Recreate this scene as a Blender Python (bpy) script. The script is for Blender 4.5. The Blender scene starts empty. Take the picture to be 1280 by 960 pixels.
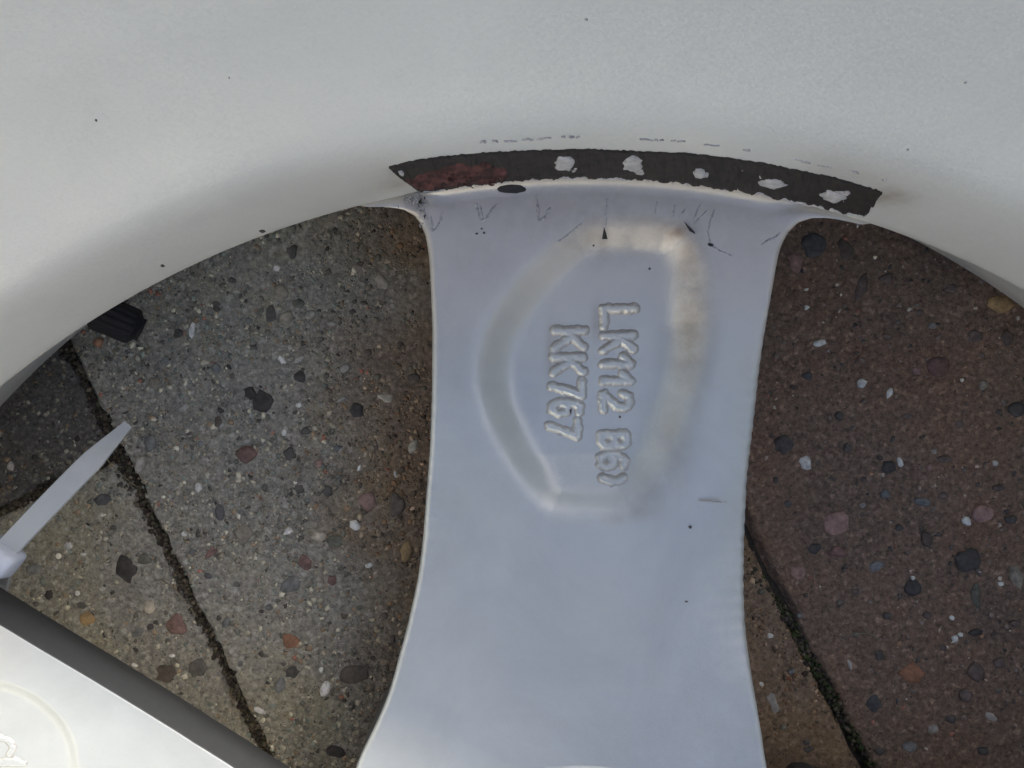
import bpy, bmesh, math, random
import numpy as np
from mathutils import Vector, Matrix

random.seed(7)
RNG = np.random.default_rng(11)
SC = bpy.context.scene
COL = SC.collection

# ------------------------------------------------------------------ camera
# wheel axis = world z, ground z = 0; the phone is held level above the spoke, looking straight down
CAM = (-0.0153, 0.1513, 0.2250)
F_PX = 967.0                      # focal length in pixels of the 1280-wide photograph
cam_data = bpy.data.cameras.new('camera')
cam_data.sensor_width = 36.0
cam_data.lens = 36.0 * F_PX / 1280.0
cam_data.clip_start = 0.005
cam_data.clip_end = 50.0
cam = bpy.data.objects.new('camera', cam_data)
cam.location = CAM
cam.rotation_euler = (0, 0, 0)
COL.objects.link(cam)
SC.camera = cam

# ------------------------------------------------------------------ light
SUN_AZ = math.radians(43.0)      # direction towards the sun, from +x
SUN_EL = math.radians(40.2)
world = bpy.data.worlds.new('World')
SC.world = world
world.use_nodes = True
wn = world.node_tree
for n in list(wn.nodes):
    wn.nodes.remove(n)
w_out = wn.nodes.new('ShaderNodeOutputWorld')
w_bg = wn.nodes.new('ShaderNodeBackground')
w_sky = wn.nodes.new('ShaderNodeTexSky')
w_sky.sky_type = 'NISHITA'
w_sky.sun_disc = False
w_sky.sun_elevation = SUN_EL
w_sky.sun_rotation = math.pi / 2 - SUN_AZ
w_sky.dust_density = 2.2
w_sky.air_density = 0.45
w_sky.ozone_density = 0.0
w_bg.inputs['Strength'].default_value = 0.15
wn.links.new(w_sky.outputs[0], w_bg.inputs['Color'])
wn.links.new(w_bg.outputs[0], w_out.inputs['Surface'])

sun_data = bpy.data.lights.new('sun', 'SUN')
sun_data.energy = 2.3
sun_data.angle = math.radians(5.0)
sun_data.color = (1.0, 0.93, 0.83)
sun = bpy.data.objects.new('sun', sun_data)
to_sun = Vector((math.cos(SUN_EL) * math.cos(SUN_AZ), math.cos(SUN_EL) * math.sin(SUN_AZ), math.sin(SUN_EL)))
sun.rotation_euler = to_sun.to_track_quat('Z', 'Y').to_euler()
sun.location = to_sun * 3
COL.objects.link(sun)

SC.view_settings.view_transform = 'Standard'
SC.view_settings.look = 'None'
SC.view_settings.exposure = 1.10
SC.view_settings.gamma = 1.0
SC.view_settings.use_curve_mapping = False

# ------------------------------------------------------------------ helpers
MM = 0.001
ZW = 0.060            # height of the window edge at the barrel wall
RW = 0.195            # inner radius of the barrel at the window


def P(px, py, z):
    """world point at height z that shows at pixel (px,py) of the 1280x960 photograph"""
    d = CAM[2] - z
    return (CAM[0] + (px - 640.0) / F_PX * d, CAM[1] - (py - 480.0) / F_PX * d)


def PW(px, py, R=RW):
    """point of the barrel wall (vertical cylinder, radius R) at a pixel"""
    a = (px - 640.0) / F_PX
    b = -(py - 480.0) / F_PX
    A = a * a + b * b
    B = 2 * (a * CAM[0] + b * CAM[1])
    C = CAM[0] ** 2 + CAM[1] ** 2 - R * R
    d = (-B + math.sqrt(B * B - 4 * A * C)) / (2 * A)
    return (CAM[0] + a * d, CAM[1] + b * d, CAM[2] - d)


def zs_of(r):
    """height of the back face of a spoke against the radius"""
    return np.interp(r, [0.04, 0.075, 0.095, 0.112, 0.130, 0.150, 0.170, 0.185, 0.196],
                     [0.0440, 0.0438, 0.0443, 0.0455, 0.0486, 0.0520, 0.0553, 0.0580, 0.0598])


def zs_smooth(r):
    s = 0
    for k in (-0.008, -0.004, 0.0, 0.004, 0.008):
        s = s + zs_of(np.asarray(r) + k)
    return s / 5


def PS(px, py):
    z = 0.052
    for _ in range(6):
        x, y = P(px, py, z)
        z = float(zs_smooth(math.hypot(x, y)))
    return (x, y, z)


def fade(t):
    return t * t * t * (t * (t * 6 - 15) + 10)


def vnoise(x, y, seed=0):
    x = np.asarray(x, float); y = np.asarray(y, float)
    xi = np.floor(x).astype(np.int64); yi = np.floor(y).astype(np.int64)
    fx = fade(x - xi); fy = fade(y - yi)

    def h(i, j):
        n = (i * 374761393 + j * 668265263 + seed * 974634721) & 0x7fffffff
        n = ((n ^ (n >> 13)) * 1274126177) & 0x7fffffff
        n = n ^ (n >> 16)
        return (n & 0xffff) / 65535.0
    a = h(xi, yi); b = h(xi + 1, yi); c = h(xi, yi + 1); d = h(xi + 1, yi + 1)
    return (a * (1 - fx) + b * fx) * (1 - fy) + (c * (1 - fx) + d * fx) * fy


def fbm(x, y, oct=4, seed=0):
    s = 0; a = 0.5; t = 0
    for k in range(oct):
        s = s + a * vnoise(x * 2 ** k, y * 2 ** k, seed + k * 17); t += a; a *= 0.5
    return s / t


def sstep(a, b, x):
    t = np.clip((x - a) / (b - a), 0, 1)
    return t * t * (3 - 2 * t)


def seg_dist(x, y, ax, ay, bx, by):
    dx, dy = bx - ax, by - ay
    L = dx * dx + dy * dy + 1e-18
    t = np.clip(((x - ax) * dx + (y - ay) * dy) / L, 0, 1)
    return np.hypot(x - ax - t * dx, y - ay - t * dy)


def poly_sdf(x, y, pts):
    """signed distance, positive inside"""
    d = np.full(np.shape(x), 1e9)
    ins = np.zeros(np.shape(x), bool)
    n = len(pts)
    for i in range(n):
        ax, ay = pts[i]; bx, by = pts[(i + 1) % n]
        d = np.minimum(d, seg_dist(x, y, ax, ay, bx, by))
        c = ((ay > y) != (by > y)) & (x < (bx - ax) * (y - ay) / (by - ay + 1e-18) + ax)
        ins ^= c
    return np.where(ins, d, -d)


def link(o, parent=None):
    COL.objects.link(o)
    if parent is not None:
        o.parent = parent
    return o


def mesh_obj(name, verts, faces, mat, parent=None, smooth=True):
    me = bpy.data.meshes.new(name)
    me.from_pydata([tuple(v) for v in verts], [], faces)
    me.update()
    if smooth:
        me.shade_smooth()
    if mat:
        me.materials.append(mat)
    return link(bpy.data.objects.new(name, me), parent)


def grid_mesh(name, V, mat, parent=None, flip=False, closed_u=False, extra=None, attr=None):
    """V: (nu, nv, 3) array"""
    nu, nv, _ = V.shape
    idx = np.arange(nu * nv).reshape(nu, nv)
    if closed_u:
        idx = np.vstack([idx, idx[:1]])
    a = idx[:-1, :-1].ravel(); b = idx[1:, :-1].ravel(); c = idx[1:, 1:].ravel(); d = idx[:-1, 1:].ravel()
    f = np.stack([a, b, c, d] if not flip else [a, d, c, b], 1)
    return quad_mesh(name, V.reshape(-1, 3), f, mat, parent, attr)


def quad_mesh(name, v, f, mat, parent=None, attr=None, smooth=True):
    me = bpy.data.meshes.new(name)
    k = f.shape[1]
    me.vertices.add(len(v)); me.vertices.foreach_set('co', np.ascontiguousarray(v, dtype=np.float32).ravel())
    me.loops.add(f.size); me.loops.foreach_set('vertex_index', f.astype(np.int32).ravel())
    me.polygons.add(len(f))
    me.polygons.foreach_set('loop_start', np.arange(0, f.size, k, dtype=np.int32))
    me.update(calc_edges=True)
    me.validate()
    if smooth:
        me.shade_smooth()
    if attr:
        for an, val in attr.items():
            if val.ndim == 1:
                at = me.attributes.new(an, 'FLOAT', 'POINT'); at.data.foreach_set('value', val.astype(np.float32))
            else:
                at = me.color_attributes.new(an, 'FLOAT_COLOR', 'POINT')
                rgba = np.ones((len(v), 4), np.float32); rgba[:, :3] = val
                at.data.foreach_set('color', rgba.ravel())
    if mat:
        me.materials.append(mat)
    return link(bpy.data.objects.new(name, me), parent)


def tag(o, label=None, cat=None, group=None, kind=None):
    if label: o['label'] = label
    if cat: o['category'] = cat
    if group: o['group'] = group
    if kind: o['kind'] = kind
    return o


# ------------------------------------------------------------------ materials
def new_mat(name):
    m = bpy.data.materials.new(name); m.use_nodes = True
    nt = m.node_tree
    b = nt.nodes['Principled BSDF']
    return m, nt, b


def N(nt, t, **kw):
    n = nt.nodes.new(t)
    for k, v in kw.items():
        if k.startswith('_'):
            setattr(n, k[1:], v)
        else:
            n.inputs[k].default_value = v
    return n


def ramp(nt, stops):
    r = nt.nodes.new('ShaderNodeValToRGB')
    e = r.color_ramp.elements
    while len(e) < len(stops):
        e.new(0.5)
    for q, (p, c) in zip(e, stops):
        q.position = p
        q.color = (c, c, c, 1) if not isinstance(c, tuple) else (*c, 1)
    return r


def simple_mat(name, col, rough=0.6, bump=0.0, scale=800, metal=0.0, var=0.15):
    m, nt, b = new_mat(name)
    tc = N(nt, 'ShaderNodeTexCoord')
    no = N(nt, 'ShaderNodeTexNoise', Scale=scale, Detail=4.0)
    nt.links.new(tc.outputs['Object'], no.inputs['Vector'])
    r = ramp(nt, [(0.25, tuple(c * (1 - var) for c in col)), (0.75, tuple(min(1, c * (1 + var)) for c in col))])
    nt.links.new(no.outputs['Fac'], r.inputs['Fac'])
    nt.links.new(r.outputs['Color'], b.inputs['Base Color'])
    b.inputs['Roughness'].default_value = rough
    b.inputs['Metallic'].default_value = metal
    if bump:
        bp = N(nt, 'ShaderNodeBump', Strength=bump, Distance=0.0004)
        nt.links.new(no.outputs['Fac'], bp.inputs['Height'])
        nt.links.new(bp.outputs['Normal'], b.inputs['Normal'])
    return m


def paint_mat(name, stain_attr=True, var=1.0, base=(0.60, 0.630, 0.605), metal=0.42):
    """silver-white wheel paint with a fine metal flake and grubby marks, and warm bounce painted in"""
    m, nt, b = new_mat(name)
    L = nt.links.new
    tc = N(nt, 'ShaderNodeTexCoord')
    big = N(nt, 'ShaderNodeTexNoise', Scale=26.0, Detail=9.0, Roughness=0.66, Distortion=0.5)
    L(tc.outputs['Object'], big.inputs['Vector'])
    rb = ramp(nt, [(0.30, tuple(c * (1 - 0.11 * var) for c in base)), (0.66, tuple(c * (1 + 0.045 * var) for c in base))])
    L(big.outputs['Fac'], rb.inputs['Fac'])
    # small dark specks
    sp = N(nt, 'ShaderNodeTexVoronoi', Scale=95.0)
    sp.inputs['Randomness'].default_value = 1.0
    L(tc.outputs['Object'], sp.inputs['Vector'])
    spr = ramp(nt, [(0.016, 1.0), (0.030, 0.0)])
    L(sp.outputs['Distance'], spr.inputs['Fac'])
    pick = N(nt, 'ShaderNodeSeparateColor')
    L(sp.outputs['Color'], pick.inputs[0])
    pk = N(nt, 'ShaderNodeMath', _operation='GREATER_THAN'); pk.inputs[1].default_value = 0.80
    L(pick.outputs[0], pk.inputs[0])
    mu = N(nt, 'ShaderNodeMath', _operation='MULTIPLY')
    L(spr.outputs['Color'], mu.inputs[0]); L(pk.outputs[0], mu.inputs[1])
    mx = N(nt, 'ShaderNodeMix', _data_type='RGBA')
    L(mu.outputs[0], mx.inputs['Factor']); L(rb.outputs['Color'], mx.inputs['A'])
    mx.inputs['B'].default_value = (0.12, 0.10, 0.085, 1)
    col = mx.outputs['Result']
    if stain_attr:
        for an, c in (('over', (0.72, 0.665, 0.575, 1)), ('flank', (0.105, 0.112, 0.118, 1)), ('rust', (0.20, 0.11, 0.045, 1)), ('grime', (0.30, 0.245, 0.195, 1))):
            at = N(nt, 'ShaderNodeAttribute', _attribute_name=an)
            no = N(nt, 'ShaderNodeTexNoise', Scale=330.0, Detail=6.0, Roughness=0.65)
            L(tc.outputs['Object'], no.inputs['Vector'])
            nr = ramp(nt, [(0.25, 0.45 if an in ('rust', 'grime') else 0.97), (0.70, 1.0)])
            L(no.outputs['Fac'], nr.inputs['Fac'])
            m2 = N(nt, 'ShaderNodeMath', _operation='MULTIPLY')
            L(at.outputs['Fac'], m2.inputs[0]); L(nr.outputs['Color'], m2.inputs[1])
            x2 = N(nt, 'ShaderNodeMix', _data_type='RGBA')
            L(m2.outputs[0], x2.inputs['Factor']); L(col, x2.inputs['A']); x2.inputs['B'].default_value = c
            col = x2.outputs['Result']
    L(col, b.inputs['Base Color'])
    b.inputs['Metallic'].default_value = metal
    rn = N(nt, 'ShaderNodeTexNoise', Scale=45.0, Detail=6.0, Roughness=0.65)
    L(tc.outputs['Object'], rn.inputs['Vector'])
    rrp = ramp(nt, [(0.3, 0.32), (0.7, 0.46)])
    L(rn.outputs['Fac'], rrp.inputs['Fac']); L(rrp.outputs['Color'], b.inputs['Roughness'])
    # flake: every cell tips the normal a little
    fl = N(nt, 'ShaderNodeTexVoronoi', Scale=3300.0)
    L(tc.outputs['Object'], fl.inputs['Vector'])
    sub = N(nt, 'ShaderNodeVectorMath', _operation='SUBTRACT'); sub.inputs[1].default_value = (0.5, 0.5, 0.5)
    L(fl.outputs['Color'], sub.inputs[0])
    sc = N(nt, 'ShaderNodeVectorMath', _operation='SCALE'); sc.inputs['Scale'].default_value = 0.08
    L(sub.outputs[0], sc.inputs[0])
    bn = N(nt, 'ShaderNodeTexNoise', Scale=700.0, Detail=5.0, Roughness=0.6)
    L(tc.outputs['Object'], bn.inputs['Vector'])
    bp = N(nt, 'ShaderNodeBump', Strength=0.05, Distance=0.0004)
    L(bn.outputs['Fac'], bp.inputs['Height'])
    ad = N(nt, 'ShaderNodeVectorMath', _operation='ADD')
    L(bp.outputs['Normal'], ad.inputs[0]); L(sc.outputs[0], ad.inputs[1])
    nm = N(nt, 'ShaderNodeVectorMath', _operation='NORMALIZE')
    L(ad.outputs[0], nm.inputs[0])
    L(nm.outputs[0], b.inputs['Normal'])
    return m


def concrete_mat(name, c0, c1, c2):
    m, nt, b = new_mat(name)
    L = nt.links.new
    tc = N(nt, 'ShaderNodeTexCoord')
    n1 = N(nt, 'ShaderNodeTexNoise', Scale=620.0, Detail=9.0, Roughness=0.82)
    n2 = N(nt, 'ShaderNodeTexNoise', Scale=30.0, Detail=6.0, Roughness=0.65)
    v1 = N(nt, 'ShaderNodeTexVoronoi', Scale=900.0)
    for n in (n1, n2, v1):
        L(tc.outputs['Object'], n.inputs['Vector'])
    r1 = ramp(nt, [(0.34, tuple(c * 0.18 for c in c0)), (0.45, tuple(c * 0.70 for c in c0)), (0.56, c0), (0.70, tuple(min(1, c * 2.0) for c in c0))])
    L(n1.outputs['Fac'], r1.inputs['Fac'])
    r2 = ramp(nt, [(0.36, c1), (0.50, (0.5, 0.5, 0.5)), (0.66, c2)])
    L(n2.outputs['Fac'], r2.inputs['Fac'])
    mx = N(nt, 'ShaderNodeMix', _data_type='RGBA', _blend_type='OVERLAY')
    mx.inputs['Factor'].default_value = 0.75
    L(r1.outputs['Color'], mx.inputs['A']); L(r2.outputs['Color'], mx.inputs['B'])
    # sand grains of many tints
    sep = N(nt, 'ShaderNodeSeparateColor'); L(v1.outputs['Color'], sep.inputs[0])
    r3 = ramp(nt, [(0.0, 0.35), (0.75, 0.5), (0.90, 0.62), (1.0, 0.9)])
    L(sep.outputs[0], r3.inputs['Fac'])
    m3 = N(nt, 'ShaderNodeMix', _data_type='RGBA', _blend_type='OVERLAY')
    m3.inputs['Factor'].default_value = 0.6
    L(mx.outputs['Result'], m3.inputs['A']); L(r3.outputs['Color'], m3.inputs['B'])
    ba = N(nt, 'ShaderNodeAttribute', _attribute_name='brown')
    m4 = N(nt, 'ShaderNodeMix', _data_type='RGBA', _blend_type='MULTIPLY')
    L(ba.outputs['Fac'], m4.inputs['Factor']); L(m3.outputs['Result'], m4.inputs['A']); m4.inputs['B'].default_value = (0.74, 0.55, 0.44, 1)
    L(m4.outputs['Result'], b.inputs['Base Color'])
    b.inputs['Roughness'].default_value = 0.88
    bp = N(nt, 'ShaderNodeBump', Strength=1.0, Distance=0.0011)
    L(n1.outputs['Fac'], bp.inputs['Height'])
    L(bp.outputs['Normal'], b.inputs['Normal'])
    return m


def attr_mat(name, rough=0.75, scale=520, var=0.42, bump=0.5):
    """colour from the 'tint' attribute, broken up by noise"""
    m, nt, b = new_mat(name)
    L = nt.links.new
    at = N(nt, 'ShaderNodeAttribute', _attribute_name='tint')
    tc = N(nt, 'ShaderNodeTexCoord')
    no = N(nt, 'ShaderNodeTexNoise', Scale=scale, Detail=5.0, Roughness=0.7)
    L(tc.outputs['Object'], no.inputs['Vector'])
    r = ramp(nt, [(0.3, 1 - var), (0.7, 1 + var)])
    L(no.outputs['Fac'], r.inputs['Fac'])
    mx = N(nt, 'ShaderNodeMix', _data_type='RGBA', _blend_type='MULTIPLY'); mx.inputs['Factor'].default_value = 1
    L(at.outputs['Color'], mx.inputs['A']); L(r.outputs['Color'], mx.inputs['B'])
    L(mx.outputs['Result'], b.inputs['Base Color'])
    b.inputs['Roughness'].default_value = rough
    bp = N(nt, 'ShaderNodeBump', Strength=bump, Distance=0.0004)
    L(no.outputs['Fac'], bp.inputs['Height']); L(bp.outputs['Normal'], b.inputs['Normal'])
    return m


M_PAINT = paint_mat('silver_paint')
M_BARREL = paint_mat('bounce_warmed_paint', var=0.4, base=(0.755, 0.755, 0.690), metal=0.15)  # same wheel paint, lightened and warmed to carry bounced light in its colour
M_GREY = concrete_mat('grey_concrete', (0.63, 0.600, 0.490), (0.40, 0.40, 0.42), (0.60, 0.57, 0.46))
M_BROWN = concrete_mat('brown_concrete', (0.43, 0.295, 0.205), (0.42, 0.44, 0.46), (0.58, 0.50, 0.45))
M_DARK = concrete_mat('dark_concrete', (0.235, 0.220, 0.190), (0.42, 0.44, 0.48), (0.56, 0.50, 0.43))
M_STONE = attr_mat('pebble_stone')
M_GRAIN = attr_mat('sand_grain', var=0.15)
M_SOIL = simple_mat('joint_soil', (0.060, 0.050, 0.036), 0.95, 0.9, 900, var=0.5)
M_MOSS = attr_mat('moss_tint', 0.9)
M_STRIP = simple_mat('dark_adhesive', (0.028, 0.0225, 0.018), 0.8, 0.8, 330, var=0.45)
M_FOAM = simple_mat('red_foam', (0.095, 0.036, 0.030), 0.85, 1.0, 330, var=0.85)
M_CHIP = simple_mat('chipped_white', (0.50, 0.49, 0.47), 0.7, 0.8, 600, var=0.3)
M_BLACK = simple_mat('black_chip', (0.016, 0.014, 0.012), 0.6, 0.4, 800, var=0.3)
M_SPECK = simple_mat('brown_speck', (0.085, 0.075, 0.065), 0.7, 0.3, 800, var=0.3)
M_PENCIL = simple_mat('pencil_line', (0.47, 0.45, 0.43), 0.7, 0.3, 1600, var=0.5)
M_RUBBER = simple_mat('black_rubber', (0.005, 0.005, 0.006), 0.75, 0.15, 600, var=0.2)
M_STRAW = simple_mat('dry_straw', (0.30, 0.25, 0.16), 0.7, 0.2, 700, var=0.3)
mt, nt, b = new_mat('white_nylon')
_tc = N(nt, 'ShaderNodeTexCoord'); _no = N(nt, 'ShaderNodeTexNoise', Scale=400.0, Detail=4.0)
nt.links.new(_tc.outputs['Object'], _no.inputs['Vector'])
_r = ramp(nt, [(0.3, (0.58, 0.62, 0.68)), (0.7, (0.66, 0.70, 0.76))]); nt.links.new(_no.outputs['Fac'], _r.inputs['Fac'])
nt.links.new(_r.outputs['Color'], b.inputs['Base Color'])
b.inputs['Roughness'].default_value = 0.35
b.inputs['Subsurface Weight'].default_value = 0.25
b.inputs['Subsurface Radius'].default_value = (0.001, 0.001, 0.0012)
b.inputs['Subsurface Scale'].default_value = 0.5
M_NYLON = mt
M_STRAP = simple_mat('clear_nylon', (0.45, 0.475, 0.47), 0.35, 0.0, 300, var=0.05)

# ------------------------------------------------------------------ the ground: bedding sheet, pavers, stones
pavement = mesh_obj('pavement', [(-3, -3, -0.0034), (3, -3, -0.0034), (3, 3, -0.0034), (-3, 3, -0.0034)], [(0, 1, 2, 3)], M_SOIL)
tag(pavement, 'concrete block pavement with dark soil in its joints', 'pavement', kind='structure')

# joint lines, from the photograph
jl0 = np.array(P(85, 440, 0)); jl1 = np.array(P(310, 900, 0))
DIR = (jl1 - jl0) / np.linalg.norm(jl1 - jl0)          # runs down to the right
NRM = np.array([-DIR[1], DIR[0]])                       # points right / up
if NRM[0] < 0: NRM = -NRM
O0 = jl0
jr0 = np.array(P(950, 720, 0)); jr1 = np.array(P(1090, 950, 0))
W_A = float(np.dot((jr0 + jr1) / 2 - O0, NRM))          # width of the middle row
GAP = 0.0011


def loc2w(u, v):
    """u along the joints, v across (0 = left joint)"""
    return O0[0] + DIR[0] * u + NRM[0] * v, O0[1] + DIR[1] * u + NRM[1] * v


def w2loc(x, y):
    dx = x - O0[0]; dy = y - O0[1]
    return dx * DIR[0] + dy * DIR[1], dx * NRM[0] + dy * NRM[1]


uc, vc = w2loc(*P(120, 580, 0))                          # where the cross joint meets the left joint
uc = float(uc)
LEN = 0.236
PAVERS = []     # (u0,u1,v0,v1, material, twist, detail)


def brown_tint(x, y):
    """brown tint of the grey blocks, rising towards the right with a noisy edge"""
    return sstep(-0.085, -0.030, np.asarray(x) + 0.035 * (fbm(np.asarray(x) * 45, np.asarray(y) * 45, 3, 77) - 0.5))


def paver(u0, u1, v0, v1, mat, twist, res, seed):
    g = GAP / 2
    u0 += g; u1 -= g; v0 += g; v1 -= g
    nu = max(8, int((u1 - u0) / res)); nv = max(8, int((v1 - v0) / res))
    uu = np.linspace(u0, u1, nu); vv = np.linspace(v0, v1, nv)
    U, V = np.meshgrid(uu, vv, indexing='ij')
    e = np.minimum(np.minimum(U - u0, u1 - U), np.minimum(V - v0, v1 - V))
    rag = (fbm(U * 160, V * 160, 3, seed) - 0.5) * 0.0022
    e2 = np.clip(e + rag * np.clip(e / 0.001, 0, 1), 0, None)
    Z = -0.0040 * (1 - sstep(0, 0.0022, e2)) ** 1.5
    Z += (fbm(U * 330, V * 330, 4, seed + 3) - 0.5) * 0.0015 + (fbm(U * 30, V * 30, 2, seed + 5) - 0.5) * 0.0010
    cu, cv = (u0 + u1) / 2, (v0 + v1) / 2
    ca, sa = math.cos(twist), math.sin(twist)
    U2 = cu + (U - cu) * ca - (V - cv) * sa
    V2 = cv + (U - cu) * sa + (V - cv) * ca
    # wandering, crumbled edges
    wob = np.exp(-e / 0.004)
    V2 = V2 + wob * (fbm(U * 90, V * 0 + 3.1, 3, seed + 9) - 0.5) * 0.0022
    U2 = U2 + wob * (fbm(V * 90, U * 0 + 7.7, 3, seed + 12) - 0.5) * 0.0022
    X, Y = loc2w(U2, V2)
    top = np.stack([X, Y, Z], -1)
    # skirt
    def ring(a):
        return np.concatenate([a[0, :], a[1:, -1], a[-1, -2::-1], a[-2:0:-1, 0]])
    idx = np.arange(nu * nv).reshape(nu, nv)
    ri = ring(idx)
    low = top.reshape(-1, 3)[ri].copy(); low[:, 2] = -0.06
    n0 = nu * nv
    a = idx[:-1, :-1].ravel(); b_ = idx[1:, :-1].ravel(); c = idx[1:, 1:].ravel(); d = idx[:-1, 1:].ravel()
    f = np.stack([a, b_, c, d], 1)
    # orientation: make sure normals point up
    va, vb, vd = top.reshape(-1, 3)[f[0, 0]], top.reshape(-1, 3)[f[0, 1]], top.reshape(-1, 3)[f[0, 3]]
    if np.cross(vb - va, vd - va)[2] < 0:
        f = f[:, ::-1]
    k = len(ri)
    j = np.arange(k); j2 = (j + 1) % k
    sk = np.stack([ri[j], n0 + j, n0 + j2, ri[j2]], 1)
    vv_ = np.vstack([top.reshape(-1, 3), low])
    o = quad_mesh('paver', vv_, np.vstack([f, sk]), mat, pavement, {'brown': brown_tint(vv_[:, 0], vv_[:, 1]) if mat is M_GREY else np.zeros(len(vv_))})
    PAVERS.append((u0, u1, v0, v1, o))
    return o


A0 = uc - 0.050
FINE, COARSE = 0.0010, 0.012
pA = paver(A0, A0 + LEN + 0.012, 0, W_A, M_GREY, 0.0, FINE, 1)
pA['label'] = 'grey concrete block with mixed pebbles'
pC = paver(uc, uc + LEN, -W_A, 0, M_GREY, 0.0, FINE, 2)
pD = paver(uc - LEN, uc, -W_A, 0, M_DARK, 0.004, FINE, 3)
pD['label'] = 'darker concrete block in the corner beyond the joint'
pB = paver(A0 - 0.185, A0 - 0.185 + LEN, W_A, 2 * W_A, M_BROWN, 0.012, FINE, 4)
pB['label'] = 'brownish concrete block with pebbles'
pB2 = paver(A0 - 0.185 + LEN, A0 - 0.185 + 2 * LEN, W_A, 2 * W_A, M_BROWN, 0.006, FINE, 5)
k = 20
for (u0, v0) in ((A0 + LEN + 0.012, 0), (A0 - LEN, 0), (uc + LEN, -W_A), (A0 - 0.185 - LEN, W_A), (uc - 0.09, -2 * W_A), (uc - 0.09 + LEN, -2 * W_A),
                 (uc - 0.09 - LEN, -2 * W_A), (A0 - 0.05, 2 * W_A), (A0 - 0.05 - LEN, 2 * W_A), (A0 - 0.05 + LEN, 2 * W_A)):
    paver(u0, u0 + LEN, v0, v0 + W_A, M_GREY if k % 3 else M_BROWN, 0.0, COARSE, k)
    k += 1


def paver_at(x, y):
    u, v = w2loc(x, y)
    for (u0, u1, v0, v1, o) in PAVERS:
        if u0 <= u <= u1 and v0 <= v <= v1:
            return o, min(u - u0, u1 - u, v - v0, v1 - v)
    return None, 0


def ground_z(x, y, o):
    return 0.0


def srgb(c):
    return tuple(((v / 255) / 12.92 if v / 255 <= 0.04045 else ((v / 255 + 0.055) / 1.055) ** 2.4) for v in c)


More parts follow.
